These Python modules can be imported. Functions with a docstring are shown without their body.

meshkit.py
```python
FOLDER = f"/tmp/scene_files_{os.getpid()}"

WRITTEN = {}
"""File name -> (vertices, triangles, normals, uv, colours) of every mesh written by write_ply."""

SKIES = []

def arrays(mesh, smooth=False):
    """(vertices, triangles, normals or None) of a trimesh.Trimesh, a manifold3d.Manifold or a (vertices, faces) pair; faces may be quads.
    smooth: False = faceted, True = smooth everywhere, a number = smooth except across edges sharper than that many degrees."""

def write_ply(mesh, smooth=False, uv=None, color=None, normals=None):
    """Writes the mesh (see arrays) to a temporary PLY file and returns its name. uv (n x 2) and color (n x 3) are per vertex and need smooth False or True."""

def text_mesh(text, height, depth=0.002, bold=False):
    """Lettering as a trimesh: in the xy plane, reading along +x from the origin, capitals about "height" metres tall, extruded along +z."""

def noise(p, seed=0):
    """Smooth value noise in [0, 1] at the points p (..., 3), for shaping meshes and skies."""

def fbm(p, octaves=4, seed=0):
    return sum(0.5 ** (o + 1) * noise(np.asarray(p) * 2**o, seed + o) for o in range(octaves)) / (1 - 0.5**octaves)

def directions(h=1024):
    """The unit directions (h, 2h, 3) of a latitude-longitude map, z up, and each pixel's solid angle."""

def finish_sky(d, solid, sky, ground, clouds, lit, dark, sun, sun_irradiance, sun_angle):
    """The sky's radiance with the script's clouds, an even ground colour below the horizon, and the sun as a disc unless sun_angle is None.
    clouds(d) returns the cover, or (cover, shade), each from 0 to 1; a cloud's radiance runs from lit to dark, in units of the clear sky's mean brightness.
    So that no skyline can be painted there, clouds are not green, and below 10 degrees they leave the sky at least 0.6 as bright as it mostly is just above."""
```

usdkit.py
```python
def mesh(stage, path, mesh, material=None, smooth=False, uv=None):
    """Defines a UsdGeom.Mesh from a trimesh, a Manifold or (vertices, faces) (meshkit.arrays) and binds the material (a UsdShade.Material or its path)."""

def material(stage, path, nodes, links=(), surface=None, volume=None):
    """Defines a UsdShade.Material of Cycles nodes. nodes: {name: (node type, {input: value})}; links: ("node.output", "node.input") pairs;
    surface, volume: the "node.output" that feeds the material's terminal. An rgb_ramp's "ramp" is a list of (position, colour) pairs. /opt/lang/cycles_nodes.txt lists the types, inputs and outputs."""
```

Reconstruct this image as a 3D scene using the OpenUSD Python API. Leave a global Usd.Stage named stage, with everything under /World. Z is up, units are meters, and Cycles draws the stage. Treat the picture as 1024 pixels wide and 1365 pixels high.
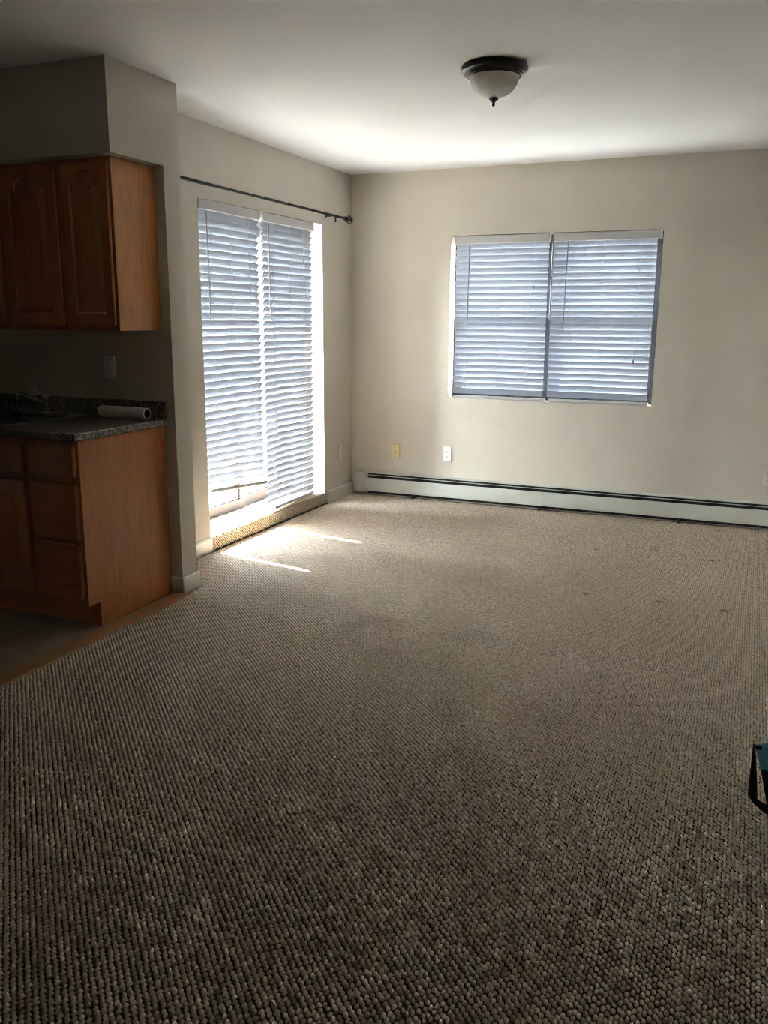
import math, random
import numpy as np, trimesh, manifold3d, usdkit, meshkit
from manifold3d import Manifold, CrossSection
from shapely.geometry import Polygon
from pxr import Usd, UsdGeom, UsdLux, UsdShade, Gf, Sdf, Vt

rng = np.random.default_rng(7)
stage = Usd.Stage.CreateInMemory()
UsdGeom.SetStageUpAxis(stage, UsdGeom.Tokens.z)
UsdGeom.SetStageMetersPerUnit(stage, 1.0)
UsdGeom.Xform.Define(stage, '/World')
UsdGeom.Scope.Define(stage, '/World/Looks')

# ------------------------------------------------------------------ camera
CAM = np.array([2.9935, -6.3868, 1.4153])
YAW, PITCH, ROLL, FPX = -0.4004, -0.2207, 0.0058, 1146.1
fw = np.array([math.sin(YAW) * math.cos(PITCH), math.cos(YAW) * math.cos(PITCH), math.sin(PITCH)])
rt = np.array([math.cos(YAW), -math.sin(YAW), 0.0])
up = np.cross(rt, fw)
rt, up = math.cos(ROLL) * rt + math.sin(ROLL) * up, -math.sin(ROLL) * rt + math.cos(ROLL) * up
cam = UsdGeom.Camera.Define(stage, '/World/camera')
cam.CreateHorizontalApertureAttr(24.0)
cam.CreateVerticalApertureAttr(24.0 * 1365 / 1024)
cam.CreateFocalLengthAttr(24.0 * FPX / 1024)
cam.CreateClippingRangeAttr(Gf.Vec2f(0.05, 1000))
cam.CreateExposureAttr(2.9)
mtx = np.eye(4)
mtx[0, :3], mtx[1, :3], mtx[2, :3], mtx[3, :3] = rt, up, -fw, CAM
cam.AddTransformOp().Set(Gf.Matrix4d(mtx.tolist()))

# ------------------------------------------------------------------ sky and sun
SUN_TRAVEL = np.array([1.0, -0.20, -1.20])
SUN_TRAVEL /= np.linalg.norm(SUN_TRAVEL)
SKY, SUN = 1.15, 2.2
dome = UsdLux.DomeLight.Define(stage, '/World/sky')
dome.CreateIntensityAttr(1.0)
skymat = usdkit.material(stage, '/World/Looks/sky', {
    's': ('sky_texture', {'sky_type': 'multiple_scattering', 'sun_disc': False, 'sun_elevation': 0.87, 'sun_rotation': -1.37, 'air_density': 1.0, 'aerosol_density': 0.25}),
    'w': ('rgb_to_bw', {}), 'x': ('mix', {'fac': 0.72}), 't': ('mix', {'mix_type': 'multiply', 'fac': 1.0, 'color2': (1.0, 0.955, 0.885)}),
    'b': ('background_shader', {'strength': SKY})},
    [('s.color', 'w.color'), ('s.color', 'x.color1'), ('w.val', 'x.color2'), ('x.color', 't.color1'), ('t.color', 'b.color')], surface='b.background')
UsdShade.MaterialBindingAPI.Apply(dome.GetPrim()).Bind(skymat)
sun = UsdLux.DistantLight.Define(stage, '/World/sun')
sun.CreateIntensityAttr(SUN)
sun.CreateNormalizeAttr(True)
sun.CreateAngleAttr(0.53)
sun.CreateColorAttr(Gf.Vec3f(1.0, 0.93, 0.82))
zz = -SUN_TRAVEL
xx = np.cross([0, 0, 1.0], zz); xx /= np.linalg.norm(xx)
yy = np.cross(zz, xx)
sm = np.eye(4); sm[0, :3], sm[1, :3], sm[2, :3] = xx, yy, zz
sun.AddTransformOp().Set(Gf.Matrix4d(sm.tolist()))

# ------------------------------------------------------------------ materials
def mat(name, color, rough=0.5, **kw):
    return usdkit.material(stage, '/World/Looks/' + name, {'p': ('principled_bsdf', {'base_color': color, 'roughness': rough, **kw})}, surface='p.BSDF')

def noisy(name, c1, c2, scale, rough=0.6, detail=4, stretch=(1, 1, 1), bump=0.0, lo=0.35, hi=0.65, bscale=None, **kw):
    nodes = {'g': ('geometry', {}), 'm': ('mapping', {'scale': stretch}), 'n': ('noise_texture', {'scale': scale, 'detail': detail}),
             'r': ('rgb_ramp', {'ramp': [(lo, c1), (hi, c2)]}), 'p': ('principled_bsdf', {'roughness': rough, **kw})}
    links = [('g.position', 'm.vector'), ('m.vector', 'n.vector'), ('n.fac', 'r.fac'), ('r.color', 'p.base_color')]
    if bump:
        nodes['n2'] = ('noise_texture', {'scale': bscale or scale, 'detail': 3})
        nodes['b'] = ('bump', {'strength': bump, 'distance': 0.002})
        links += [('g.position', 'n2.vector'), ('n2.fac', 'b.height'), ('b.normal', 'p.normal')]
    return usdkit.material(stage, '/World/Looks/' + name, nodes, links, surface='p.BSDF')

M = {}
M['wall'] = noisy('wall_paint', (0.60, 0.54, 0.455), (0.63, 0.57, 0.485), 3.0, 0.75, bump=0.12, bscale=260)
M['ceiling'] = noisy('ceiling_paint', (0.86, 0.84, 0.82), (0.88, 0.86, 0.84), 2.0, 0.85, bump=0.1, bscale=300)
M['trim'] = mat('white_trim_paint', (0.74, 0.72, 0.67), 0.45)
M['outside'] = noisy('stucco', (0.62, 0.60, 0.56), (0.68, 0.66, 0.62), 30, 0.9)
M['concrete'] = noisy('concrete', (0.17, 0.165, 0.16), (0.22, 0.215, 0.205), 9, 0.9)
M['ground'] = noisy('ground', (0.24, 0.235, 0.22), (0.30, 0.295, 0.275), 0.6, 0.95)
M['alu'] = mat('door_aluminium', (0.13, 0.11, 0.10), 0.5)
M['bronze'] = mat('window_bronze', (0.016, 0.016, 0.019), 0.5, specular_ior_level=0.3)
M['gasket'] = mat('black_gasket', (0.02, 0.02, 0.02), 0.6)
M['heater'] = mat('heater_enamel', (0.60, 0.60, 0.54), 0.4)
M['dark'] = mat('dark_metal', (0.015, 0.015, 0.015), 0.6)
M['fin'] = mat('heater_fin', (0.10, 0.10, 0.10), 0.5, metallic=0.6)
M['black_iron'] = mat('black_iron', (0.006, 0.0055, 0.0055), 0.55, specular_ior_level=0.25)
M['oil_bronze'] = mat('oil_rubbed_bronze', (0.010, 0.008, 0.007), 0.34)
M['chrome'] = mat('chrome', (0.58, 0.58, 0.58), 0.10, metallic=1.0)
M['steel'] = mat('brushed_steel', (0.42, 0.42, 0.42), 0.32, metallic=1.0)
M['outlet_white'] = mat('outlet_white', (0.80, 0.79, 0.75), 0.35)
M['outlet_cream'] = mat('outlet_cream', (0.72, 0.58, 0.33), 0.35)
M['outlet_paint'] = mat('outlet_painted', (0.67, 0.62, 0.54), 0.45)
M['slot'] = mat('slot_black', (0.01, 0.01, 0.01), 0.6)
M['paper'] = mat('white_paper', (0.78, 0.76, 0.72), 0.7)
M['core'] = mat('roll_core_shaded', (0.10, 0.08, 0.06), 0.8)  # darkened: shade inside the hollow roll is painted into this colour
M['blue'] = noisy('blue_fabric', (0.12, 0.40, 0.58), (0.16, 0.47, 0.66), 60, 0.6, bump=0.3, bscale=300)
M['black_fabric'] = mat('black_fabric', (0.008, 0.008, 0.010), 0.7)
M['tape'] = mat('blue_tape', (0.25, 0.50, 0.66), 0.6)
M['board'] = noisy('tan_board', (0.62, 0.36, 0.16), (0.70, 0.43, 0.20), 8, 0.7)
M['cord'] = mat('blind_cord', (0.36, 0.36, 0.38), 0.6)
M['wand'] = mat('blind_wand', (0.20, 0.20, 0.22), 0.4)
M['rail_metal'] = mat('rail_metal', (0.55, 0.55, 0.55), 0.5)

def wood(name, c1, c2, c3, stretch, rough=0.35, coat=0.8):
    return usdkit.material(stage, '/World/Looks/' + name, {
        'g': ('geometry', {}), 'm': ('mapping', {'scale': stretch}),
        'n': ('noise_texture', {'scale': 1.0, 'detail': 6, 'roughness': 0.6, 'distortion': 0.6}),
        'n2': ('noise_texture', {'scale': 7.0, 'detail': 3, 'roughness': 0.6}),
        'r': ('rgb_ramp', {'ramp': [(0.25, c1), (0.5, c2), (0.75, c3)]}),
        'r2': ('rgb_ramp', {'ramp': [(0.35, (0.72, 0.70, 0.68)), (0.55, (1, 1, 1))]}),
        'x': ('mix', {'mix_type': 'multiply', 'fac': 0.7}),
        'p': ('principled_bsdf', {'roughness': rough, 'coat_weight': coat, 'coat_roughness': 0.25})},
        [('g.position', 'm.vector'), ('m.vector', 'n.vector'), ('m.vector', 'n2.vector'), ('n.fac', 'r.fac'), ('n2.fac', 'r2.fac'),
         ('r.color', 'x.color1'), ('r2.color', 'x.color2'), ('x.color', 'p.base_color')], surface='p.BSDF')

DOOR_C = ((0.42, 0.135, 0.040), (0.53, 0.185, 0.058), (0.63, 0.235, 0.080))
M['door_wood'] = wood('cabinet_door_wood', *DOOR_C, (26, 26, 1.6))
M['drawer_wood'] = wood('cabinet_drawer_wood', *DOOR_C, (1.6, 26, 26))
M['frame_wood'] = wood('cabinet_frame_wood', *[tuple(0.85 * k for k in c) for c in DOOR_C], (20, 20, 1.6))
M['side_wood'] = wood('cabinet_side_veneer', (0.54, 0.215, 0.055), (0.61, 0.252, 0.067), (0.67, 0.288, 0.082), (9, 9, 1.2), 0.42, 0.1)
M['base_side_shaded'] = wood('side_veneer_shaded', (0.42, 0.150, 0.038), (0.48, 0.178, 0.046), (0.54, 0.206, 0.056), (9, 9, 1.2), 0.42, 0.1)  # side_wood veneer darkened: dimmer light low down put into its colour
M['strip_wood'] = wood('threshold_wood', (0.30, 0.145, 0.055), (0.38, 0.19, 0.075), (0.46, 0.25, 0.10), (30, 2.2, 30), 0.45, 0.1)

M['granite'] = usdkit.material(stage, '/World/Looks/granite', {
    'g': ('geometry', {}), 'n': ('noise_texture', {'scale': 150, 'detail': 5, 'roughness': 0.7}), 'v': ('noise_texture', {'scale': 330, 'detail': 2}),
    'r': ('rgb_ramp', {'ramp': [(0.40, (0.02, 0.018, 0.018)), (0.47, (0.13, 0.11, 0.095)), (0.55, (0.30, 0.27, 0.235)), (0.62, (0.50, 0.46, 0.40))]}),
    'r2': ('rgb_ramp', {'ramp': [(0.40, (0.25, 0.22, 0.2)), (0.50, (1, 1, 1))]}), 'x': ('mix', {'mix_type': 'multiply', 'fac': 0.8}),
    'p': ('principled_bsdf', {'roughness': 0.22})},
    [('g.position', 'n.vector'), ('g.position', 'v.vector'), ('n.fac', 'r.fac'), ('v.fac', 'r2.fac'), ('r.color', 'x.color1'), ('r2.color', 'x.color2'), ('x.color', 'p.base_color')], surface='p.BSDF')

M['tile'] = [noisy('floor_tile_%d' % k, tuple(a * s for a in (0.22, 0.165, 0.125)), tuple(a * s for a in (0.29, 0.225, 0.175)), 7, 0.4, bump=0.1, bscale=60) for k, s in enumerate((0.92, 1.0, 1.08))]
M['grout'] = mat('grout', (0.40, 0.33, 0.27), 0.9)

M['carpet'] = usdkit.material(stage, '/World/Looks/carpet_yarn', {
    'g': ('geometry', {}), 'a': ('attribute', {'attribute': 'stain'}), 'o': ('attribute', {'attribute': 'tone'}), 'n': ('noise_texture', {'scale': 1.7, 'detail': 4}),
    'y': ('noise_texture', {'scale': 420, 'detail': 2}),
    'ri': ('rgb_ramp', {'ramp': [(0.0, (0.61, 0.485, 0.36)), (0.12, (0.71, 0.575, 0.44)), (0.5, (0.775, 0.64, 0.50)), (0.88, (0.82, 0.685, 0.55)), (1.0, (0.93, 0.83, 0.71))]}),
    'rn': ('rgb_ramp', {'ramp': [(0.3, (0.92, 0.91, 0.90)), (0.7, (1.0, 1.0, 1.0))]}),
    'ry': ('rgb_ramp', {'ramp': [(0.35, (0.80, 0.79, 0.78)), (0.62, (1.0, 1.0, 1.0))]}),
    'x1': ('mix', {'mix_type': 'multiply', 'fac': 1.0}), 'x2': ('mix', {'mix_type': 'multiply', 'fac': 0.8}),
    'x3': ('mix', {'mix_type': 'mix', 'color2': (0.045, 0.036, 0.028)}),
    'p': ('principled_bsdf', {'roughness': 0.95, 'specular_ior_level': 0.15})},
    [('o.fac', 'ri.fac'), ('g.position', 'n.vector'), ('g.position', 'y.vector'), ('n.fac', 'rn.fac'), ('y.fac', 'ry.fac'),
     ('ri.color', 'x1.color1'), ('rn.color', 'x1.color2'), ('x1.color', 'x2.color1'), ('ry.color', 'x2.color2'),
     ('x2.color', 'x3.color1'), ('a.fac', 'x3.fac'), ('x3.color', 'p.base_color')], surface='p.BSDF')
M['backing'] = noisy('carpet_backing', (0.06, 0.042, 0.027), (0.10, 0.072, 0.048), 120, 0.95)

M['slat'] = usdkit.material(stage, '/World/Looks/blind_slat', {
    'p': ('principled_bsdf', {'base_color': (0.24, 0.258, 0.30), 'roughness': 0.42}), 't': ('translucent_bsdf', {'color': (0.88, 0.89, 0.93)}),
    'm': ('mix_closure', {'fac': 0.05})}, [('p.BSDF', 'm.closure1'), ('t.BSDF', 'm.closure2')], surface='m.closure')
M['valance'] = mat('blind_valance', (0.52, 0.505, 0.495), 0.4)
M['bowl'] = usdkit.material(stage, '/World/Looks/frosted_bowl', {
    'g': ('geometry', {}), 'n': ('noise_texture', {'scale': 14, 'detail': 3}), 'r': ('rgb_ramp', {'ramp': [(0.35, (0.90, 0.87, 0.79)), (0.65, (0.96, 0.94, 0.88))]}),
    'p': ('principled_bsdf', {'roughness': 0.55, 'transmission_weight': 0.62, 'ior': 1.3})},
    [('g.position', 'n.vector'), ('n.fac', 'r.fac'), ('r.color', 'p.base_color')], surface='p.BSDF')
M['glass'] = usdkit.material(stage, '/World/Looks/window_glass', {
    'f': ('layer_weight', {'blend': 0.5}), 'q': ('math', {'math_type': 'power', 'value2': 5.0}), 'h': ('math', {'math_type': 'multiply_add', 'value2': 0.9, 'value3': 0.03}),
    't': ('transparent_bsdf', {'color': (0.95, 0.97, 0.96)}), 'g': ('glossy_bsdf', {'color': (1, 1, 1), 'roughness': 0.0}),
    'm': ('mix_closure', {})}, [('f.facing', 'q.value1'), ('q.value', 'h.value1'), ('h.value', 'm.fac'), ('t.BSDF', 'm.closure1'), ('g.BSDF', 'm.closure2')], surface='m.closure')

# ------------------------------------------------------------------ helpers
used = {}
def numbered(parent, name):
    k = (parent, name)
    n = used.get(k, 0); used[k] = n + 1
    return f'{parent}/{name}' if n == 0 else f'{parent}/{name}_{n:03d}'

origin = {}
def thing(name, label, cat=None, loc=(0, 0, 0), kind=None, group=None):
    x = UsdGeom.Xform.Define(stage, numbered('/World', name))
    x.AddTranslateOp().Set(Gf.Vec3d(*map(float, loc)))
    p = x.GetPrim(); origin[str(p.GetPath())] = np.array(loc, float)
    for k, v in (('label', label), ('category', cat), ('kind', kind), ('group', group)):
        if v: p.SetCustomDataByKey(k, v)
    return p

def part(parent, name, mesh, material, smooth=30, label=None, kind=None):
    """A mesh given in world coordinates as a child of parent (a thing or one of its parts)."""
    pp = str(parent.GetPath())
    o = origin[pp]
    v, f, n = meshkit.arrays(mesh, smooth)
    path = numbered(pp, name)
    m = UsdGeom.Mesh.Define(stage, path)
    m.CreatePointsAttr(Vt.Vec3fArray.FromNumpy((v - o).astype(np.float32)))
    m.CreateFaceVertexCountsAttr(Vt.IntArray.FromNumpy(np.full(len(f), 3, np.int32)))
    m.CreateFaceVertexIndicesAttr(Vt.IntArray.FromNumpy(f.astype(np.int32).ravel()))
    m.CreateSubdivisionSchemeAttr('none')
    if n is not None:
        m.CreateNormalsAttr(Vt.Vec3fArray.FromNumpy(n.astype(np.float32))); m.SetNormalsInterpolation('vertex')
    UsdShade.MaterialBindingAPI.Apply(m.GetPrim()).Bind(M[material] if isinstance(material, str) else material)
    p = m.GetPrim(); origin[path] = o
    if label: p.SetCustomDataByKey('label', label)
    if kind: p.SetCustomDataByKey('kind', kind)
    return p

def box(x0, x1, y0, y1, z0, z1, c=0.0):
    x0, x1, y0, y1, z0, z1 = min(x0, x1), max(x0, x1), min(y0, y1), max(y0, y1), min(z0, z1), max(z0, z1)
    if c <= 0:
        b = trimesh.creation.box([x1 - x0, y1 - y0, z1 - z0]); b.apply_translation([(x0 + x1) / 2, (y0 + y1) / 2, (z0 + z1) / 2]); return b
    c = min(c, 0.45 * min(x1 - x0, y1 - y0, z1 - z0))
    pts = []
    for sx in (0, 1):
        for sy in (0, 1):
            for sz in (0, 1):
                p = np.array([(x0, x1)[sx], (y0, y1)[sy], (z0, z1)[sz]], float)
                d = np.array([1 - 2 * sx, 1 - 2 * sy, 1 - 2 * sz]) * c
                for k in range(3):
                    q = p + d; q[k] = p[k]; pts.append(q)
    return trimesh.convex.convex_hull(np.array(pts))

def cat(*ms):
    out = []
    for m in ms:
        if isinstance(m, Manifold):
            v, f, _ = meshkit.arrays(m); m = trimesh.Trimesh(v, f, process=False)
        out.append(m)
    return trimesh.util.concatenate(out)

def man(m):
    m = m.copy(); m.merge_vertices()
    return Manifold(manifold3d.Mesh(np.asarray(m.vertices, np.float32), np.asarray(m.faces, np.uint32)))

def sub(a, *bs):
    a = man(a) if not isinstance(a, Manifold) else a
    for b in bs: a = a - (man(b) if not isinstance(b, Manifold) else b)
    return a

def prism(poly, length, frame):
    """Extrudes a 2-D polygon; frame maps (u, v, w) columns to world: origin, U, V, W."""
    m = trimesh.creation.extrude_polygon(Polygon(poly), length, engine='earcut')
    o, U, V, W = [np.array(a, float) for a in frame]
    v = o + m.vertices[:, :1] * U + m.vertices[:, 1:2] * V + m.vertices[:, 2:] * W
    f = m.faces if np.dot(np.cross(U, V), W) > 0 else m.faces[:, ::-1]
    return trimesh.Trimesh(v, f, process=False)

def lathe(profile, centre, n=48, axis=(0, 0, 1)):
    """profile: (r, z) from bottom to top, revolved about axis through centre."""
    m = trimesh.creation.revolve(np.array(profile, float), sections=n)
    a = np.array(axis, float); a /= np.linalg.norm(a)
    T = trimesh.geometry.align_vectors([0, 0, 1], a)
    m.apply_transform(T); m.apply_translation(centre)
    if m.is_watertight and m.volume < 0: m.invert()
    return m

def tube(path, r, n=10, caps=True):
    P = np.array(path, float); R = np.full(len(P), r) if np.ndim(r) == 0 else np.array(r, float)
    t = np.gradient(P, axis=0); t /= np.linalg.norm(t, axis=1, keepdims=True)
    ref = np.array([0, 0, 1.0]) if abs(t[0][2]) < 0.9 else np.array([1.0, 0, 0])
    rings = []
    for i in range(len(P)):
        u = np.cross(t[i], ref); u /= np.linalg.norm(u); ref = np.cross(u, t[i])
        a = np.linspace(0, 2 * math.pi, n, endpoint=False)
        rings.append(P[i] + R[i] * (np.cos(a)[:, None] * u + np.sin(a)[:, None] * np.cross(t[i], u)))
    v = np.vstack(rings); f = []
    for i in range(len(P) - 1):
        for j in range(n):
            a, b, c, d = i * n + j, i * n + (j + 1) % n, (i + 1) * n + (j + 1) % n, (i + 1) * n + j
            f += [[a, b, c], [a, c, d]]
    if caps:
        k = len(v); v = np.vstack([v, P[0], P[-1]])
        for j in range(n):
            f.append([k, (j + 1) % n, j]); f.append([k + 1, (len(P) - 1) * n + j, (len(P) - 1) * n + (j + 1) % n])
    return trimesh.Trimesh(v, np.array(f), process=False)

def structure(name, label=None):
    return thing(name, label or name.replace('_', ' '), None, kind='structure')

# ------------------------------------------------------------------ room shell (x along the back wall, y towards it, z up; back corner at 0,0,0)
H = 2.5
XP, Y2, YK, YS, ZS = 0.3476, -2.70, -2.8285, -3.1998, 2.1155        # stub wall end, its two faces, soffit front, soffit underside
DY0, DY1, DZ = -2.062, -0.505, 2.088                                 # patio door opening
WX0, WX1, WZ0, WZ1 = 0.823, 2.348, 0.8206, 2.0256                     # window opening
WT = 0.32                                                             # depth of the outer walls
RX, FY, KX = 4.3, -8.2, -3.0

p = structure('wall_back', 'beige back wall with the double window and the baseboard heater')
part(p, 'plaster', sub(box(-WT, RX + .1, 0, 0.22, -0.1, H + .1), box(WX0, WX1, -0.1, 0.4, WZ0, WZ1)), 'wall')
p = structure('wall_left', 'beige wall with the sliding patio door')
part(p, 'plaster', sub(box(-WT, 0, -2.75, 0, -0.1, H + .1), box(-0.5, 0.1, DY0, DY1, -0.2, DZ)), 'wall')
p = structure('wall_kitchen', 'stub wall and soffit between kitchen and living room')
part(p, 'plaster', man(box(KX, XP, YK, Y2, 0, H)) + man(box(KX, XP, YS, YK + .05, ZS, H)), 'wall')
for n_, b_ in (('wall_right', box(RX, RX + .1, FY, 0, 0, H)), ('wall_front', box(KX - .1, RX + .1, FY - .1, FY, 0, H)), ('wall_kitchen_side', box(KX - .1, KX, FY, YK, 0, H))):
    p = structure(n_, n_.replace('_', ' ') + ' of the flat')
    part(p, 'plaster', b_, 'wall')
p = structure('ceiling', 'white painted ceiling')
part(p, 'plaster', sub(box(KX - .1, RX + .1, FY - .1, 0.2, H, H + 0.1), box(KX - 1, -WT, Y2, 1, H - 1, H + 1)), 'ceiling')

# carpeted floor with its loops
SX = 0.404                                                            # carpet side of the wooden threshold
fl = structure('floor', 'beige looped carpet over the living room floor')
part(fl, 'subfloor', cat(box(KX, RX, FY, YK, -.14, -.055), box(-WT, RX, YK, 0, -.14, -.055)), 'grout')
part(fl, 'backing', cat(box(SX, RX, FY, Y2, -0.05, 0.0), box(-.3, RX, Y2, 0, -0.05, 0.0), box(XP, SX, YK, Y2, -0.05, 0.0)), 'backing')

STAINS = [(781, 792, .020, .8), (880, 803, .022, .85), (965, 815, .024, .85), (935, 747, .026, .5), (948, 748, .026, .6), (795, 733, .022, .7), (807, 827, .020, .45),
          (830, 799, .016, .4), (905, 1237, .018, .4), (955, 708, .03, .4), (872, 733, .03, .35), (820, 695, .02, .6), (802, 903, .013, .6), (425, 703, .02, .5), (560, 703, .03, .3), (680, 703, .03, .35),
          (955, 1295, .022, .2), (700, 1055, .02, .25)]
def pixel_ray(u, v): return fw + rt * (u - 512) / FPX - up * (v - 682.5) / FPX
def floor_point(u, v):
    k = pixel_ray(u, v); return CAM + k * (-CAM[2] / k[2])

def loops(cx, cy, phase, U, V, W, o, fine=True, seed=1, stains=True):
    """Joined loop-pile yarn: each a small dome 20 mm long lying along V, 10 mm wide along U, standing along W from o."""
    r = np.random.default_rng(seed)
    n = len(cx)
    if fine:
        st = [(-.0080, [(0, -.0002)]), (-.0048, [(-.0052, .0017), (-.0030, .0051), (.0003, .0062), (.0034, .0049), (.0053, .0017)]),
              (.0040, [(-.0053, .0018), (-.0032, .0054), (0, .0067), (.0032, .0052), (.0052, .0017)]), (.0078, [(0, -.0002)])]
    else:
        st = [(-.0082, [(0, .0003)]), (-.0052, [(-.0053, .0020), (0, .0048), (.0053, .0020)]), (.0044, [(-.0053, .0020), (0, .0052), (.0053, .0020)]), (.0082, [(0, .0003)])]
    base, f, k = [], [], 0
    idx = []
    for y, row in st:
        idx.append(list(range(k, k + len(row)))); k += len(row)
        base += [(x, y, z) for x, z in row]
    a, b, c, d = idx
    for j in range(len(b) - 1):
        f.append([a[0], b[j + 1], b[j]]); f += [[b[j], b[j + 1], c[j + 1]], [b[j], c[j + 1], c[j]]]; f.append([d[0], c[j], c[j + 1]])
    base = np.array(base); f = np.array(f)
    ang = r.normal(0.18, 0.20, n); sc = r.uniform(0.88, 1.10, n); hz = r.uniform(0.7, 1.35, n)
    ca, sa = np.cos(ang)[:, None], np.sin(ang)[:, None]
    x = base[None, :, 0] * sc[:, None]; y = base[None, :, 1] * sc[:, None]
    px = (cx + r.normal(0, .0007, n))[:, None] + ca * x - sa * y
    py = (cy + r.normal(0, .0011, n))[:, None] + sa * x + ca * y
    pz = base[None, :, 2] * hz[:, None]
    v = np.asarray(o, float) + px[..., None] * np.asarray(U, float) + py[..., None] * np.asarray(V, float) + pz[..., None] * np.asarray(W, float)
    faces = (f[None] + (np.arange(n) * len(base))[:, None, None]).reshape(-1, 3)
    if np.dot(np.cross(U, V), W) < 0: faces = faces[:, ::-1]
    v = v.reshape(-1, 3)
    return v, faces, len(base)

def lattice(x0, x1, y0, y1, px=.0104, py=.0200):
    i = np.arange(int((x1 - x0) / px)); j = np.arange(int((y1 - y0) / py))
    I, J = np.meshgrid(i, j, indexing='ij')
    return (x0 + (I + .5) * px).ravel(), (y0 + (J + .5 + .5 * (I % 2)) * py).ravel()

def pile(parent, name, sets, label=None):
    vs, fs, ns, k = [], [], [], 0
    for v, f, nb in sets:
        vs.append(v); fs.append(f + k); k += len(v)
    v, f = np.vstack(vs), np.vstack(fs)
    prim = part(parent, name, (v, f), 'carpet', smooth=True, kind='stuff', label=label)
    s = np.zeros(len(v), np.float32)
    nb = sets[0][2]
    for (u_, v_, rad, amt) in STAINS:
        q = floor_point(u_, v_)
        d = np.hypot((v[:, 0] - q[0]) / rad, (v[:, 1] - q[1]) / (0.9 * rad))
        s = np.maximum(s, amt * np.clip(1.6 - d * 1.3, 0, 1) * (v[:, 2] < .05))
    UsdGeom.PrimvarsAPI(prim).CreatePrimvar('stain', Sdf.ValueTypeNames.FloatArray, 'vertex').Set(Vt.FloatArray.FromNumpy(s.astype(np.float32)))
    r = np.random.default_rng(len(v))
    tone = np.repeat(r.random(len(v) // nb), nb).astype(np.float32)
    UsdGeom.PrimvarsAPI(prim).CreatePrimvar('tone', Sdf.ValueTypeNames.FloatArray, 'vertex').Set(Vt.FloatArray.FromNumpy(tone))
    return prim

cx, cy = lattice(0.0, RX - .01, -5.95, -0.02)
keep = ((cy > Y2 + .012) | (cx > np.where(cy > YK - .012, XP + .016, SX + .004))) & (cx > .022) & (cx > .40 + (-4.75 - cy) * 0.85)
near = keep & (cy < -2.9)
far = keep & (cy >= -2.9)
pile(fl, 'carpet_loops', [loops(cx[near], cy[near], 0, (1, 0, 0), (0, 1, 0), (0, 0, 1), (0, 0, 0), True, 3)], 'woven beige loops of the carpet')
pile(fl, 'carpet_loops', [loops(cx[far], cy[far], 0, (1, 0, 0), (0, 1, 0), (0, 0, 1), (0, 0, 0), False, 4)], 'woven beige loops of the carpet')

# carpeted step at the patio door
ST = 0.086
p = structure('floor_step', 'carpeted step below the sliding patio door')
part(p, 'backing', box(-0.30, 0.006, DY0 + .001, DY1 + .034, 0, ST, .003), 'backing')
ax, ay = lattice(-0.285, 0.004, DY0 + .004, DY1 + .03)
rx, rz = lattice(DY0 + .004, DY1 + .03, 0.004, ST)
pile(p, 'carpet_loops', [loops(ax, ay, 0, (1, 0, 0), (0, 1, 0), (0, 0, 1), (0, 0, ST), True, 5), loops(rx, rz, 0, (0, 1, 0), (0, 0, 1), (1, 0, 0), (0.006, 0, 0), True, 6)], 'woven beige loops of the carpet')

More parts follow.
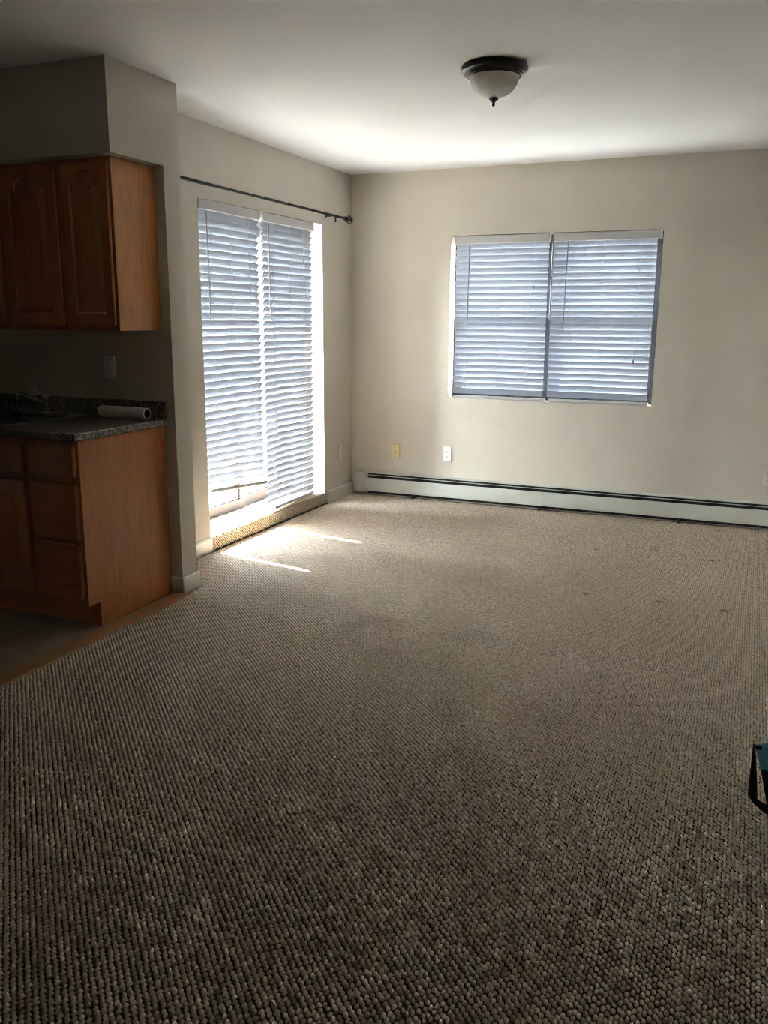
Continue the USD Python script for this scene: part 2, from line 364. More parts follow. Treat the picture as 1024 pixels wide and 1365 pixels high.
# kitchen floor: 12 inch tiles
p = structure('floor_kitchen', 'brown kitchen floor of square tiles')
part(p, 'grout', box(KX, SX - .10, FY, YK, -0.06, -0.0015), 'grout')
GX, GY, TS = -0.013, -3.76, 0.3048
for i in range(-3, 2):
    for j in range(-6, 4):
        x0, y0 = GX + i * TS, GY + j * TS
        x1, y1 = min(x0 + TS, SX - .104), min(y0 + TS, YK)
        if x1 - x0 < .03 or y1 - y0 < .03: continue
        part(p, 'tile', box(x0 + .002, x1 - .002, y0 + .002, y1 - .002, -0.012, rng.uniform(-.0005, .0005), .0015), M['tile'][int(rng.integers(3))], smooth=False)

# wooden threshold between tiles and carpet
p = structure('trim_1', 'worn wooden threshold strip between kitchen tile and carpet')
prof = [(-.104, 0), (-.104, .006), (-.096, .012), (-.012, .013), (-.003, .009), (0, .004), (0, 0)]
part(p, 'strip', prism([(SX + a, b) for a, b in prof], 3.4, ((0, YK - 3.4, -.002), (1, 0, 0), (0, 0, 1), (0, 1, 0))), 'strip_wood')

# baseboards
BB = [(0, 0), (.013, 0), (.013, .078), (.010, .086), (.008, .092), (.004, .097), (0, .098)]
def baseboard(p, a, b, nrm):
    a, b = np.array(a, float), np.array(b, float); L = np.linalg.norm(b - a)
    part(p, 'board', prism(BB, L, ((a[0], a[1], 0.001), nrm, (0, 0, 1), (*((b - a) / L), 0))), 'trim')
p = structure('baseboard_left', 'white baseboard either side of the patio door step')
baseboard(p, (0, Y2), (0, DY0 - .001), (1, 0, 0))
baseboard(p, (0, DY1 + .035), (0, -.001), (1, 0, 0))
p = structure('baseboard_kitchen', 'white baseboard wrapped round the end of the stub wall')
part(p, 'board', box(0.281, XP + .013, YK - .013, YK, .001, .093, .004), 'trim')
part(p, 'board', box(XP, XP + .013, YK - .013, Y2 + .013, .001, .0935, .004), 'trim')

# ------------------------------------------------------------------ back window: two double-hung bronze units
w1 = structure('window_1', 'pair of dark bronze double-hung window units in the back wall')
y0, y1 = 0.115, 0.175
MX = (WX0 + WX1) / 2 + .01
part(w1, 'frame', cat(sub(box(WX0, WX1, y0, y1, WZ0, WZ1), box(WX0 + .035, WX1 - .035, 0, .3, WZ0 + .035, WZ1 - .035)), box(MX - .035, MX + .035, y0 - .003, y1, WZ0 + .02, WZ1 - .02, .004)), 'bronze')
for a, b in ((WX0 + .035, MX - .035), (MX + .035, WX1 - .035)):
    zm = 1.40
    for za, zb, ya in ((zm - .02, WZ1 - .035, y0 + .032), (WZ0 + .035, zm + .02, y0 + .006)):
        s_ = part(w1, 'sash', sub(box(a, b, ya, ya + .022, za, zb, .002), box(a + .032, b - .032, 0, .4, za + .035, zb - .035)), 'bronze')
        part(s_, 'pane', box(a + .03, b - .03, ya + .009, ya + .013, za + .033, zb - .033), 'glass', smooth=False)

# ------------------------------------------------------------------ sliding patio door
d1 = structure('door_1', 'aluminium sliding glass patio door with two panels')
fx0, fx1 = -0.40, -0.295
part(d1, 'frame', sub(box(fx0, fx1, DY0, DY1, 0.0, DZ, .002), box(-1, 1, DY0 + .014, DY1 - .03, 0.075, DZ - .03)), 'alu')
for a, b, xo, stile in ((DY0 + .014, -1.175, -0.335, .042), (-1.245, DY1 - .03, -0.378, .066)):
    pa = part(d1, 'door_panel', sub(box(xo, xo + .032, a, b, .077, DZ - .032, .003), box(-1, 1, a + stile, b - .062, .077 + .075, DZ - .10)), 'alu')
    part(pa, 'gasket', sub(box(xo + .010, xo + .022, a + stile - .002, b - .062 + .002, .150, DZ - .098), box(-1, 1, a + stile + .006, b - .062 - .006, .158, DZ - .106)), 'gasket', smooth=False)
    part(pa, 'pane', box(xo + .013, xo + .019, a + stile + .002, b - .062 - .002, .154, DZ - .102), 'glass', smooth=False)
    hx = xo + .032
part(d1, 'handle', cat(box(-.303, -.285, DY0 + .026, DY0 + .052, .95, 1.15, .004)), 'alu')

# ------------------------------------------------------------------ outside: balcony, the one above, ground
p = structure('balcony_floor', 'sunlit concrete balcony floor outside the patio door')
part(p, 'slab', box(-1.55, -WT, Y2 + .01, 0.9, -0.22, -0.02, .01), 'concrete')
p = structure('balcony_ceiling', 'underside of the balcony above')
part(p, 'slab', box(-1.36, -WT, Y2 + .01, 0.9, 2.52, 2.70, .01), 'concrete')
p = structure('ground', 'pale ground far below the flat')
part(p, 'earth', box(-60, 40, -40, 60, -6.4, -6.2), 'ground')
ra = thing('balcony_railing', 'grey metal balcony railing beyond the patio door', 'railing', (-1.50, -1.5, -0.02))
part(ra, 'top_rail', box(-1.525, -1.475, -2.66, .85, 1.0, 1.04, .006), 'rail_metal')
part(ra, 'bottom_rail', box(-1.515, -1.485, -2.66, .85, .07, .10, .004), 'rail_metal')
for y in (-2.63, -1.5, -0.35, .82):
    part(ra, 'post', box(-1.52, -1.48, y - .02, y + .02, -.02, 1.0, .004), 'rail_metal')
bd = thing('wooden_board', 'tan wooden board lying outside the patio door', 'board', (-.67, -.2, -.02))
bm = box(-.19, .19, -.025, .025, -.02, .04, .004)
bm.apply_transform(trimesh.transformations.rotation_matrix(math.radians(43), (0, 0, 1))); bm.apply_translation((-.68, -.19, 0))
part(bd, 'plank', bm, 'board')

# ------------------------------------------------------------------ slat blinds
TILT = math.radians(65)
SECT = [(-.0250, 0), (-.0244, -.0012), (-.012, -.0020), (0, -.0023), (.012, -.0020), (.0244, -.0012), (.0250, 0), (.0244, .0009), (.012, .0004), (0, .0001), (-.012, .0004), (-.0244, .0009)]

def blind(name, label, place, wall, s0, s1, v0, v1, ztop, nc, zlast, pitch, rail, ladders, wand, cords, vh=.058, droop=None):
    """A two-inch slat blind. place(w, n, z) -> world with w along the wall and n towards the room; slats from s0 to s1, valance from v0 to v1."""
    W = np.array(place(1, 0, 0)) - place(0, 0, 0); N = np.array(place(0, 1, 0)) - place(0, 0, 0); Z = np.array([0, 0, 1.0])
    loc = place((s0 + s1) / 2, nc, zlast)
    t = thing(name, label, 'blind', loc, group=None)
    def local(m):
        v = np.array(m.vertices); w = np.array([place(*q) for q in v])
        return trimesh.Trimesh(w, m.faces[:, ::-1], process=False)
    part(t, 'valance', local(cat(box(v0, v1, -.006, .006, ztop - vh - .004, ztop - .005, .003), box(v0, v0 + .006, -.055, -.005, ztop - vh - .004, ztop - .006), box(v1 - .006, v1, -.055, -.005, ztop - vh - .004, ztop - .006))), 'valance')
    part(t, 'headrail', local(box(s0, s1, nc - .028, nc + .026, ztop - .045, ztop - .003, .002)), 'valance')
    z = ztop - vh - .018
    zs = []
    while z > zlast: zs.append(z); z -= pitch
    for k, z in enumerate(zs):
        a = TILT + rng.normal(0, .018)
        r0, r1 = rng.normal(0, .0012), rng.normal(0, .0012)
        dz0 = dz1 = 0.0; tw = 0.0
        if droop: dz0, dz1, tw = droop(k, len(zs), z)
        U = math.cos(a + tw) * N + math.sin(a + tw) * Z; V = -math.sin(a + tw) * N + math.cos(a + tw) * Z
        b0 = np.array(place(s0 + r0, nc, z + dz0)); b1 = np.array(place(s1 + r1, nc, z + dz1))
        # U points up and towards the room; the hollow of the crown faces the room
        L = np.linalg.norm(b1 - b0); D = (b1 - b0) / L
        part(t, 'slat', prism([(u, -v) for u, v in SECT], L, (b0, U, V, D)), 'slat', smooth=35)
    part(t, 'bottom_rail', rail(place), 'valance')
    zb = zlast + .01
    for w in ladders:
        part(t, 'ladder_cord', cat(*[tube([place(w + dw, nc + dn, ztop - .05), place(w + dw, nc + dn, zb)], .0008, 5) for dw, dn in ((-.008, .0155), (.008, .0155), (0, -.0155))]), 'cord')
    wz = wand
    part(t, 'tilt_wand', cat(tube([place(wz[0], .004, ztop - vh - .012), place(wz[0] + wz[2], .008, wz[1])], .0042, 8), tube([place(wz[0], -.01, ztop - vh + .01), place(wz[0], .006, ztop - vh - .014)], .0015, 6)), 'wand')
    for w, ze in cords:
        pc = part(t, 'pull_cord', tube([place(w, -.006, ztop - vh), place(w, .002, ze)], .0011, 5), 'cord')
        part(pc, 'tassel', lathe([(0, -.038), (.0055, -.038), (.0062, -.030), (.0045, -.008), (.002, 0), (0, 0)], place(w, .002, ze), 10), 'wand')
    return t

door_place = lambda w, n, z: (n, w, z)
back_place = lambda w, n, z: (w, -n, z)
PITCH_S = .0452

def rail_straight(place, a, b, th=.018, wd=.050, tilt=0.0):
    """Bottom rail from point a to point b (world), lying flat with its width towards the room."""
    a, b = np.array(a, float), np.array(b, float); D = b - a; L = np.linalg.norm(D); D /= L
    N = np.array(place(0, 1, 0)) - place(0, 0, 0); N = N - D * (N @ D); N /= np.linalg.norm(N)
    V = np.cross(D, N); V = V if V[2] > 0 else -V
    U, V = math.cos(tilt) * N + math.sin(tilt) * V, -math.sin(tilt) * N + math.cos(tilt) * V
    h, t_ = wd / 2, th / 2
    sec = [(-h, -t_ * .4), (-h * .9, -t_), (h * .9, -t_), (h, -t_ * .4), (h, t_ * .4), (h * .9, t_), (-h * .9, t_), (-h, t_ * .4)]
    return prism(sec, L, (a, U, V, D))

def droop_left(k, n, z):
    f = np.clip((0.95 - z) / 0.60, 0, 1) ** 2
    return 0.030 * f, -0.030 * f, -.10 * f
blind('door_blind', 'white slat blind on the patio door with its bottom rail hanging askew above the step', door_place, 'x',
      -2.022, -1.348, -2.058, -1.392, DZ, -.040, .375, PITCH_S,
      lambda pl: rail_straight(pl, (-.036, -2.012, .368), (-.036, -1.340, .312), .020, .050, math.radians(18)),
      (-1.90, -1.685, -1.47), (-1.985, 1.405, .004), ((-1.525, 1.62),), droop=droop_left)
blind('door_blind', 'white slat blind on the patio door reaching down to the carpeted step', door_place, 'x',
      -1.302, -0.612, -1.336, -0.642, DZ, -.040, .135, PITCH_S,
      lambda pl: rail_straight(pl, (-.012, -1.285, .118), (-.070, -.600, .106), .020, .052, math.radians(12)),
      (-1.18, -.957, -.74), (-1.283, 1.400, .0), ((-.80, 1.83),))
blind('window_blind', 'white slat blind over the back window half closer to the patio door', back_place, 'y',
      0.852, 1.556, 0.850, 1.566, WZ1, -.040, WZ0 + .045, .0447,
      lambda pl: rail_straight(pl, (.868, .022, WZ0 + .0125), (1.575, .022, WZ0 + .0125), .022, .050, math.radians(4)),
      (.955, 1.20, 1.43), (.971, 1.365, -.006), ((1.464, 1.665),))
blind('window_blind', 'white slat blind over the back window half beside the dark frame edge', back_place, 'y',
      1.588, 2.308, 1.600, 2.337, WZ1, -.040, WZ0 + .045, .0447,
      lambda pl: rail_straight(pl, (1.612, .022, WZ0 + .0125), (2.322, .022, WZ0 + .0125), .022, .050, math.radians(4)),
      (1.75, 1.95, 2.20), (1.700, 1.330, -.006), ((2.203, 1.15),))

# ------------------------------------------------------------------ curtain rod
RXX, RZ = .085, 2.148
cr = thing('curtain_rod', 'black iron curtain rod with open cage finial above the patio door', 'curtain rod', (RXX, -1.3, RZ))
part(cr, 'rod', cat(tube([(RXX, -2.62, RZ), (RXX, -2.04, RZ)], .0098, 16), tube([(RXX, -2.04, RZ), (RXX, -.30, RZ)], .0082, 16)), 'black_iron')
part(cr, 'collar', lathe([(0, 0), (.0085, 0), (.013, .004), (.013, .012), (.009, .016), (.009, .024), (.014, .030), (.014, .036), (.008, .042), (.006, .048), (0, .048)], (RXX, -.305, RZ), 20, (0, 1, 0)), 'black_iron')
fin = []
fc = np.array([RXX, -.222, RZ])
for k in range(6):
    a0 = k * math.pi / 3
    path = []
    for s in np.linspace(0, math.pi, 15):
        a = a0 + 1.1 * (s / math.pi)
        path.append(fc + np.array([.030 * math.sin(s) * math.cos(a), -.036 * math.cos(s), .030 * math.sin(s) * math.sin(a)]))
    fin.append(tube(path, .0032, 7))
fin += [lathe([(0, -.006), (.006, -.004), (.007, 0), (.006, .004), (0, .006)], fc + [0, .036, 0], 12, (0, 1, 0)), lathe([(0, -.006), (.007, -.003), (.007, .003), (0, .006)], fc - [0, .036, 0], 12, (0, 1, 0))]
part(cr, 'finial', cat(*fin), 'black_iron')
for y in (-.455, -2.50):
    part(cr, 'bracket', cat(box(.0005, .005, y - .010, y + .010, RZ - .012, RZ + .030, .002), tube([(.004, y, RZ + .002), (RXX - .010, y, RZ + .002)], .0050, 10),
                            tube([(RXX + .0115 * math.cos(q), y, RZ + .0115 * math.sin(q)) for q in np.linspace(math.radians(-190), math.radians(20), 12)], .0028, 8),
                            box(RXX - .0045, RXX + .0045, y - .005, y + .005, RZ - .044, RZ - .010, .001)), 'black_iron')

# ------------------------------------------------------------------ ceiling light
LX, LY = 1.831, -2.428
cl = thing('ceiling_light', 'flush ceiling light with dark bronze rim and frosted glass bowl', 'ceiling light', (LX, LY, H))
LR = .146
rim = [(.745, -.046), (.79, -.048), (.81, -.043), (.85, -.043), (.87, -.036), (.91, -.036), (.94, -.029), (.98, -.025), (1.0, -.018), (1.0, -.011), (.97, -.004), (.93, -.001), (0, -.001), (0, -.016), (.745, -.016), (.745, -.046)]
part(cl, 'rim', lathe([(r * LR, z) for r, z in rim][::-1], (LX, LY, H), 64), 'oil_bronze')
bowl = [(r * .1085, -.034 - d * .100) for r, d in ((0, 1.0), (.10, .99), (.20, .965), (.34, .93), (.50, .875), (.64, .80), (.77, .69), (.87, .56), (.945, .40), (.985, .24), (1.0, .10), (1.0, 0))]
inner = [(r - .004 if r > .004 else 0, z + .004) for r, z in bowl][::-1]
part(cl, 'glass_bowl', lathe(bowl + inner, (LX, LY, H), 64), 'bowl', label='frosted white glass bowl')
part(cl, 'pan', lathe([(0, -.022), (.105, -.022), (.105, -.017), (0, -.017)], (LX, LY, H), 48), 'outlet_white', label='white reflector pan')
part(cl, 'finial', lathe([(0, -.178), (.005, -.177), (.0065, -.172), (.0055, -.167), (.0055, -.163), (.009, -.160), (.010, -.157), (.019, -.151), (.022, -.147), (.018, -.142), (.006, -.140), (0, -.140)], (LX, LY, H + .0125), 24), 'oil_bronze')

# ------------------------------------------------------------------ wall plates
def plate(kind, label, centre, frame, m, cat_):
    """frame: U (across), N (out of the wall)."""
    U, N = np.array(frame[0], float), np.array(frame[1], float); Z = np.array([0, 0, 1.0]); c = np.array(centre, float)
    t = thing(kind, label, cat_, c)
    def place(b):
        v = c + b.vertices[:, :1] * U + b.vertices[:, 1:2] * N + b.vertices[:, 2:] * Z
        f = b.faces if np.dot(np.cross(U, N), Z) > 0 else b.faces[:, ::-1]
        return trimesh.Trimesh(v, f, process=False)
    part(t, 'plate', place(box(-.035, .035, .0003, .0065, -.0575, .0575, .0028)), m)
    def disc(r, x, z, y0_, y1_, n=16): return lathe([(0, y0_), (r, y0_), (r, y1_), (0, y1_)], (x, 0, z), n, (0, 1, 0))
    if kind == 'wall_outlet':
        for s in (-.0195, .0195):
            rc = part(t, 'receptacle', place(cat(box(-.0165, .0165, .005, .0085, s - .0125, s + .0125, .002))), m)
            part(rc, 'slot', place(cat(box(-.0075, -.0052, .0080, .0089, s - .001, s + .0075), box(.0052, .0072, .0080, .0089, s - .001, s + .0065), disc(.0026, 0, s - .0065, .0080, .0089, 10))), 'slot')
        part(t, 'screw', place(disc(.0032, 0, 0, .006, .0078)), m)
    elif kind == 'jack_plate':
        part(t, 'jack', place(cat(disc(.0058, 0, 0, .006, .0085), disc(.0042, 0, 0, .008, .0135))), 'steel')
        for s in (-.041, .041): part(t, 'screw', place(disc(.0034, 0, s, .006, .0078)), 'steel')
    else:
        part(t, 'insert', place(box(-.0165, .0165, .005, .0082, -.0335, .0335, .002)), m)
        for s in (-.048, .048): part(t, 'screw', place(disc(.003, 0, s, .006, .0074)), m)
    return t
BK = ((1, 0, 0), (0, -1, 0))
plate('jack_plate', 'cream cable jack plate on the back wall above the heater', (.389, 0, .3725), BK, 'outlet_cream', 'jack plate')
plate('wall_outlet', 'white duplex outlet on the back wall between cream jack plate and window', (.828, 0, .3795), BK, 'outlet_white', 'outlet')
plate('wall_outlet', 'painted-over outlet on the back wall cut by the picture edge', (3.155, 0, .3715), BK, 'outlet_paint', 'outlet')
plate('blank_plate', 'wall-coloured plate low beside the patio door', (0, -.232, .37), ((0, 1, 0), (1, 0, 0)), 'outlet_paint', 'wall plate')
plate('wall_outlet', 'grey-white outlet above the granite kitchen counter', (-.041, YK, 1.167), BK, 'outlet_white', 'outlet')

# ------------------------------------------------------------------ baseboard heater
ht = thing('baseboard_heater', 'long off-white baseboard heater with dark slots under the window', 'heater', (1.9, 0, 0))
hx0, hx1 = .085, RX - .03
part(ht, 'back_panel', box(hx0, hx1, -.004, -.0005, .012, .192), 'heater')
part(ht, 'hood', prism([(-.0005, .196), (-.044, .197), (-.060, .1905), (-.0615, .1885), (-.0595, .1880), (-.043, .1935), (-.0005, .1925)], hx1 - hx0, ((hx0, 0, 0), (0, 1, 0), (0, 0, 1), (1, 0, 0))), 'heater')
part(ht, 'damper', prism([(-.030, .1670), (-.0600, .1690), (-.0605, .1730), (-.0585, .1735), (-.030, .1695)], hx1 - hx0 - .06, ((hx0 + .06, 0, 0), (0, 1, 0), (0, 0, 1), (1, 0, 0))), 'heater')
for a, b in ((.148, 1.612), (1.615, hx1)):
    part(ht, 'front_panel', prism([(-.058, .148), (-.0635, .1505), (-.0655, .147), (-.0655, .046), (-.0635, .041), (-.055, .041), (-.055, .043), (-.062, .044), (-.0635, .048), (-.0635, .145), (-.0605, .147)], b - a, ((a, 0, 0), (0, 1, 0), (0, 0, 1), (1, 0, 0))), 'heater')
part(ht, 'end_cap', cat(box(.083, .150, -.069, -.0005, .022, .1985, .004), box(.087, .148, -.0705, -.060, .030, .160, .002), box(.050, .086, -.055, -.0005, .03, .19, .004)), 'heater')
part(ht, 'pipe', tube([(.15, -.033, .11), (hx1, -.033, .11)], .012, 12), 'fin')
fins = [box(x, x + .0006, -.058, -.008, .075, .145) for x in np.arange(.19, 3.6, .018)]
part(ht, 'fins', cat(*fins), 'fin', smooth=False, kind='stuff')
part(ht, 'inner_panel', box(.15, hx1, -.0075, -.004, .012, .186), 'dark')
for x in (.556, 1.59, 2.6, 3.4):
    part(ht, 'foot', box(x - .007, x + .007, -.062, -.006, .0015, .045, .001), 'fin')

# ------------------------------------------------------------------ kitchen cabinets (fronts face -y)
def raised_door(t, name, x0, x1, z0, z1, yf, arch, m, stile=.056, rail_t=.062, thick=.019, group_label=None):
    """Frame with a moulded opening and a raised centre panel; yf = y of the cabinet face the door lies on."""
    w, h = x1 - x0, z1 - z0
    def outline(a, b, zb, zt, rise):
        # opening from x=a..b, z=zb up to zt (shoulders at zt-rise), cathedral top when rise>0
        pts = [(a, zb), (b, zb)]
        if rise > 0:
            sh = zt - rise; ww = b - a; ear = ww * .16
            pts += [(b, sh), (b - ear, sh)]
            cx_, rw = (a + b) / 2, ww / 2 - ear
            for q in np.linspace(0.12, math.pi - .12, 19): pts.append((cx_ + rw * math.cos(q) * 1.0, sh + rise * math.sin(q) ** .8))
            pts += [(a + ear, sh), (a, sh)]
        else: pts += [(b, zt), (a, zt)]
        return pts
    def ext(poly, zlo, zhi, scale=None):
        P = np.array(poly); c = (P.min(0) + P.max(0)) / 2
        cs = CrossSection([[(float(q[0] - c[0]), float(q[1] - c[1])) for q in P]])
        e = cs.extrude(zhi - zlo, scale_top=scale) if scale is not None else cs.extrude(zhi - zlo)
        return e.translate((float(c[0]), float(c[1]), float(zlo)))
    def toworld(mn):
        v, f, _ = meshkit.arrays(mn)
        return trimesh.Trimesh(np.c_[x0 + v[:, 0], yf - v[:, 2], z0 + v[:, 1]], f, process=False)
    rise = .062 * min(1.0, w / .3) if arch else 0
    op = outline(stile, w - stile, rail_t, h - rail_t + (.022 if arch else 0), rise)
    P = np.array(op); s = P.max(0) - P.min(0)
    slab = man(box(0, w, 0, h, 0, thick, .004))
    hole = ext(op, -.01, thick + .001)
    flare = ext(op, thick - .007, thick + .001, tuple((s + .016) / s))
    frame = slab - hole - flare
    d = part(t, name, toworld(frame), m, smooth=25)
    low = ext(op, .004, .010)
    g = .010
    P2 = np.array(outline(stile + g, w - stile - g, rail_t + g, h - rail_t + (.022 if arch else 0) - g, rise))
    s2 = P2.max(0) - P2.min(0)
    rz = ext(P2, .009, .0175, tuple((s2 - .040) / s2))
    part(d, name + '_panel', toworld(low + rz), m, smooth=25)
    return d

def slab_front(t, name, x0, x1, z0, z1, yf, m, thick=.019):
    b = cat(box(x0, x1, yf - thick * .55, yf, z0, z1, .002), box(x0, x1, yf - thick, yf - thick * .5, z0, z1, .0075))
    return part(t, name, b, m)

# wall cabinets
UY, UZ0, UZ1 = -3.1339, 1.356, 2.1135
u1 = thing('wall_cabinet', 'narrow brown wood wall cabinet with one arched door and pale side panel', 'cabinet', (.14, YK, UZ0))
u2 = thing('wall_cabinet', 'wide brown wood wall cabinet with two arched doors', 'cabinet', (-.4, YK, UZ0))
for t, a, b, doors in ((u1, -.0135, .291, ((.016, .279),)), (u2, -.7755, -.0145, ((-.755, -.391), (-.358, -.026)))):
    part(t, 'body', sub(box(a, b - (.006 if t is u1 else 0), UY + .019, YK - .001, UZ0, UZ1), box(a + .016, b - .022, UY, YK - .02, UZ0 + .03, UZ1 - .016)), 'side_wood')
    fr = box(a, b - .0005, UY, UY + .019, UZ0, UZ1, .001)
    for x0, x1 in doors: fr = sub(fr, box(x0 + .012, x1 - .012, UY - .1, UY + .1, UZ0 + .035, UZ1 - .04))
    part(t, 'face_frame', fr, 'frame_wood')
    for x0, x1 in doors: raised_door(t, 'door', x0, x1, UZ0 + .022, UZ1 - .022, UY - .0005, True, 'door_wood', stile=.050 if x1 - x0 < .3 else .058)
part(u1, 'side_panel', box(.285, .291, UY + .002, YK - .001, UZ0, UZ1, .001), 'side_wood', label='pale honey veneer side panel')

# base cabinets
BY, BZ0, BZ1, TY, TZ = -3.4472, .0, .884, -3.3724, .115
def base(t, a, b, end):
    bodyprof = [(TY, 0), (YK - .001, 0), (YK - .001, BZ1), (BY + .019, BZ1), (BY + .019, TZ), (TY, TZ)]
    part(t, 'body', sub(prism(bodyprof, b - a - (.006 if end else 0), ((a, 0, 0), (0, 1, 0), (0, 0, 1), (1, 0, 0))), box(a + .016, b - .022, BY - .1, YK - .02, TZ + .016, BZ1 + .1)), 'frame_wood')
b1 = thing('base_cabinet', 'brown wood base cabinet with a stack of three drawers', 'cabinet', (.126, YK, 0))
b2 = thing('base_cabinet', 'brown wood sink base cabinet under the sink', 'cabinet', (-.48, YK, 0))
base(b1, -.0255, .279, True)
base(b2, -1.030, -.0265, False)
f1 = box(-.0255, .2785, BY, BY + .019, TZ, BZ1, .001)
for za, zb in ((.735, .842), (.445, .680), (.165, .395)): f1 = sub(f1, box(.012, .240, BY - .1, BY + .1, za, zb))
part(b1, 'face_frame', f1, 'frame_wood')
f2 = box(-1.030, -.0265, BY, BY + .019, TZ, BZ1, .001)
for xa, xb in ((-.99, -.55), (-.51, -.065)):
    for za, zb in ((.735, .842), (.165, .680)): f2 = sub(f2, box(xa, xb, BY - .1, BY + .1, za, zb))
part(b2, 'face_frame', f2, 'frame_wood')
for za, zb in ((.720, .855), (.428, .690), (.149, .407)):
    slab_front(b1, 'drawer', .004, .262, za, zb, BY - .0005, 'drawer_wood')
for xa, xb in ((-1.015, -.540), (-.515, -.040)):
    slab_front(b2, 'false_drawer', xa, xb, .720, .855, BY - .0005, 'drawer_wood')
    raised_door(b2, 'door', xa, xb, .155, .686, BY - .0005, False, 'door_wood', stile=.060)
ep = [(TY, .0), (YK - .001, .0), (YK - .001, BZ1), (BY + .001, BZ1), (BY + .001, TZ), (TY, TZ)]
part(b1, 'side_panel', prism(ep, .006, ((.273, 0, 0), (0, 1, 0), (0, 0, 1), (1, 0, 0))), 'base_side_shaded', label='plain veneer end panel with toe kick notch')

# countertop with backsplash and sink
CT = .918
SKX0, SKX1, SKY0, SKY1 = -.99, -.15, -3.395, -2.87
ct = thing('countertop', 'speckled dark granite kitchen countertop with low backsplash', 'countertop', (-.5, YK, BZ1))
slab = sub(box(-1.9, .2976, -3.4805, YK - .001, BZ1 + .001, CT, .004), box(SKX0 + .02, SKX1 - .02, SKY0 + .02, SKY1 - .02, .8, 1.0))
part(ct, 'slab', slab, 'granite')
part(ct, 'backsplash', box(-1.9, .2976, YK - .021, YK - .001, CT, CT + .088, .002), 'granite')

sk = thing('kitchen_sink', 'stainless steel double bowl sink set in the granite counter', 'sink', (-.57, -3.13, CT))
rim = sub(box(SKX0, SKX1, SKY0, SKY1, CT + .0003, CT + .006, .0025), box(SKX0 + .045, -.59, SKY0 + .045, SKY1 - .10, .8, 1), box(-.55, SKX1 - .045, SKY0 + .045, SKY1 - .10, .8, 1))
part(sk, 'rim', rim, 'steel')
for a, b in ((SKX0 + .045, -.59), (-.55, SKX1 - .045)):
    o_ = box(a - .0015, b + .0015, SKY0 + .0435, SKY1 - .0985, CT - .17, CT + .003, .012)
    i_ = box(a, b, SKY0 + .045, SKY1 - .10, CT - .1685, CT + .1, .012)
    part(sk, 'bowl', sub(o_, i_), 'steel')
    part(sk, 'drain', lathe([(0, 0), (.04, 0), (.045, .002), (.045, .0035), (.030, .003), (0, .002)], ((a + b) / 2, (SKY0 + SKY1) / 2, CT - .1685), 24), 'chrome')

FX, FYY = -.392, -2.925
fa = thing('kitchen_faucet', 'single-lever chrome faucet behind the kitchen sink', 'faucet', (FX, FYY, CT + .006))
zf = CT + .0065
part(fa, 'deck_plate', box(FX - .125, FX + .125, FYY - .028, FYY + .028, zf, zf + .010, .004), 'chrome')
part(fa, 'body', lathe([(0, 0), (.026, 0), (.027, .006), (.022, .012), (.021, .060), (.024, .066), (.024, .082), (.018, .094), (0, .098)], (FX, FYY, zf + .009), 28), 'chrome')
sp = [(FX, FYY, zf + .055), (FX - .040, FYY - .014, zf + .064), (FX - .082, FYY - .028, zf + .080), (FX - .118, FYY - .040, zf + .093), (FX - .134, FYY - .046, zf + .094), (FX - .142, FYY - .049, zf + .088)]
spo = part(fa, 'spout', tube(sp, [.018, .0165, .015, .014, .0135, .013], 14), 'chrome')
part(spo, 'aerator', lathe([(0, 0), (.0115, 0), (.0125, .003), (.0125, .024), (0, .024)], (FX - .142, FYY - .049, zf + .064), 18), 'chrome')
part(fa, 'lever', cat(tube([(FX, FYY, zf + .098), (FX - .02, FYY - .004, zf + .114), (FX - .050, FYY - .010, zf + .138), (FX - .064, FYY - .013, zf + .149)], [.012, .0105, .0095, .0115], 12), lathe([(0, -.012), (.011, -.006), (.012, 0), (.009, .008), (0, .012)], (FX - .066, FYY - .0135, zf + .150), 14)), 'chrome')

ra_, rb_ = np.array([-.060, -2.892, CT + .0305]), np.array([.238, -2.905, CT + .0305])
pr_ = thing('paper_roll', 'hollow roll of white paper lying on the granite counter', 'roll', ((ra_ + rb_) / 2 - [0, 0, .0295]))
ax_ = (rb_ - ra_) / np.linalg.norm(rb_ - ra_); Lr = float(np.linalg.norm(rb_ - ra_))
part(pr_, 'paper', lathe([(.0215, .001), (.0285, .001), (.0295, .003), (.0295, Lr - .003), (.0285, Lr - .001), (.0215, Lr - .001), (.0215, .001)], ra_, 40, ax_), 'paper')
part(pr_, 'core', lathe([(.0200, 0), (.0213, 0), (.0213, Lr), (.0200, Lr), (.0200, 0)], ra_, 40, ax_), 'core', label='cardboard core with the shade of the hollow put into its colour')

# ------------------------------------------------------------------ small things
tp = thing('masking_tape', 'scrap of pale blue masking tape on the patio door reveal', 'tape', (-.045, DY1, .16))
pts = [(-.068, .142), (-.030, .138), (-.026, .176), (-.040, .190), (-.066, .186)]
part(tp, 'strip', prism(pts, .0006, ((0, DY1 - .0002, 0), (1, 0, 0), (0, 0, 1), (0, -1, 0))), 'tape')

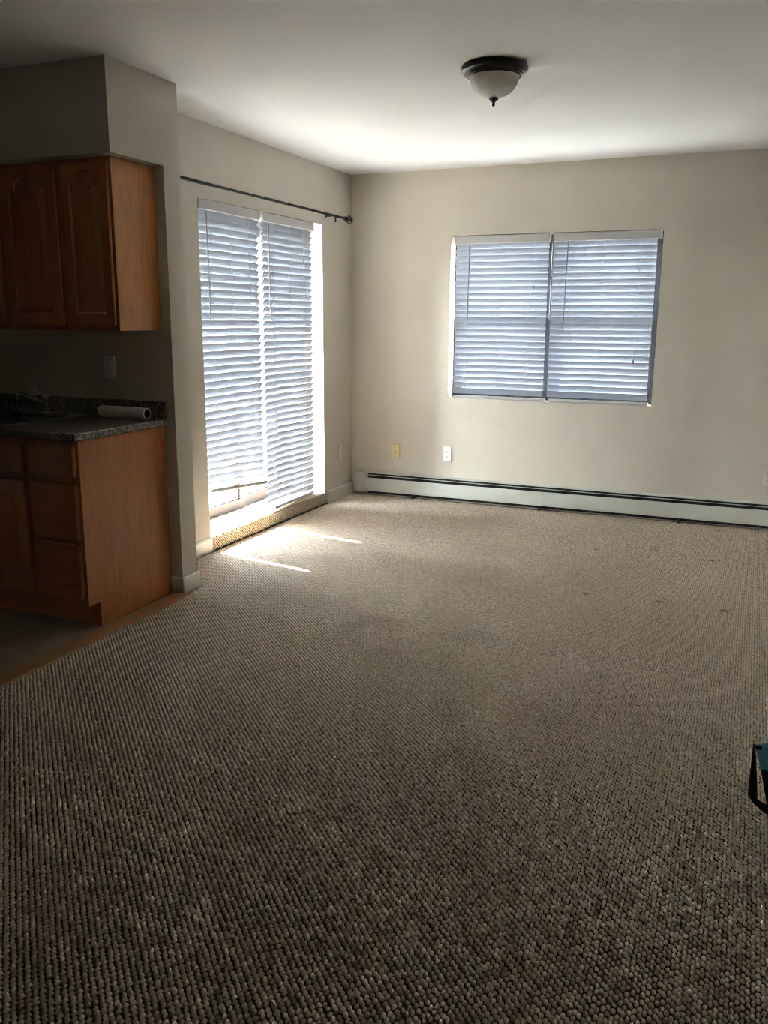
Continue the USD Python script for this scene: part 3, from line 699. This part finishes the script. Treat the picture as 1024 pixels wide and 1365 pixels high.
# tote bag standing on the carpet, mostly outside the picture
bx0, by0 = 3.087, -4.038
bg = thing('tote_bag', 'blue and black tote bag standing on the carpet with a hanging black strap', 'bag', (bx0 + .21, by0 + .07, .006))
def shell(z, inset=0.0):
    f = z / .30
    l = bx0 + .075 * (1 - f) ** .8 + inset; r_ = bx0 + .42 - .05 * (1 - f) - inset
    d0, d1 = by0 + .006 * (1 - f) + inset, by0 + .055 + .075 * (1 - f) - inset
    g = .018 * f                                                # gusset folds inwards at the top
    return [(l, d0), ((l + r_) / 2, d0 - .006), (r_, d0), (r_ - g, (d0 + d1) / 2), (r_ - .01 * f, d1), ((l + r_) / 2, d1 + .006), (l + .03 * f, d1), (l + .015 + g, (d0 + d1) / 2)]
def ring_mesh(zs, thick=.003):
    V, F = [], []
    n = 8
    for ins in (0.0, thick):
        for z in zs:
            V += [(x, y, z) for x, y in shell(z, ins)]
    m_ = len(zs)
    for lay in range(2):
        for i in range(m_ - 1):
            for j in range(n):
                a, b = (lay * m_ + i) * n + j, (lay * m_ + i) * n + (j + 1) % n
                c, d = b + n, a + n
                F += [[a, b, c], [a, c, d]] if lay == 0 else [[a, c, b], [a, d, c]]
    for i, flip in ((0, True), (m_ - 1, False)):
        for j in range(n):
            a, b = i * n + j, i * n + (j + 1) % n; c, d = b + m_ * n, a + m_ * n
            F += [[a, c, b], [a, d, c]] if flip else [[a, b, c], [a, c, d]]
    return trimesh.Trimesh(np.array(V), np.array(F), process=False)
part(bg, 'body', cat(ring_mesh(np.linspace(.008, .232, 6)), prism(shell(.008), .004, ((0, 0, .007), (1, 0, 0), (0, 1, 0), (0, 0, 1)))), 'black_fabric', smooth=50)
part(bg, 'top_band', ring_mesh(np.linspace(.232, .300, 4)), 'blue', smooth=50, label='blue fabric band')
SO = [(1004.3, 995), (1006.3, 996), (1008.3, 1020), (1009.6, 1045), (1009.8, 1066), (1022, 1073.5), (1040, 1077), (1040, 1090), (1021, 1084.5), (1006, 1073), (996.8, 1060), (1000, 1030), (1002.5, 1005)]
def on_plane(u, v, y): k = pixel_ray(u, v); return CAM + k * ((y - CAM[1]) / k[1])
sv = [on_plane(u, v, by0 - .022) for u, v in SO]
strap = prism([(q[0], max(q[2], .004)) for q in sv], .003, ((0, by0 - .019, 0), (1, 0, 0), (0, 0, 1), (0, -1, 0)))
vz = strap.vertices.copy(); vz[:, 1] += .016 * np.clip((vz[:, 2] - .22) / .08, 0, 1) - .012 * np.clip((.14 - vz[:, 2]) / .10, 0, 1); strap.vertices = vz
part(bg, 'strap', strap, 'black_fabric')
part(bg, 'strap_tab', box(bx0 + .004, bx0 + .020, by0 - .004, by0 - .001, .290, .302, .001), 'black_fabric')
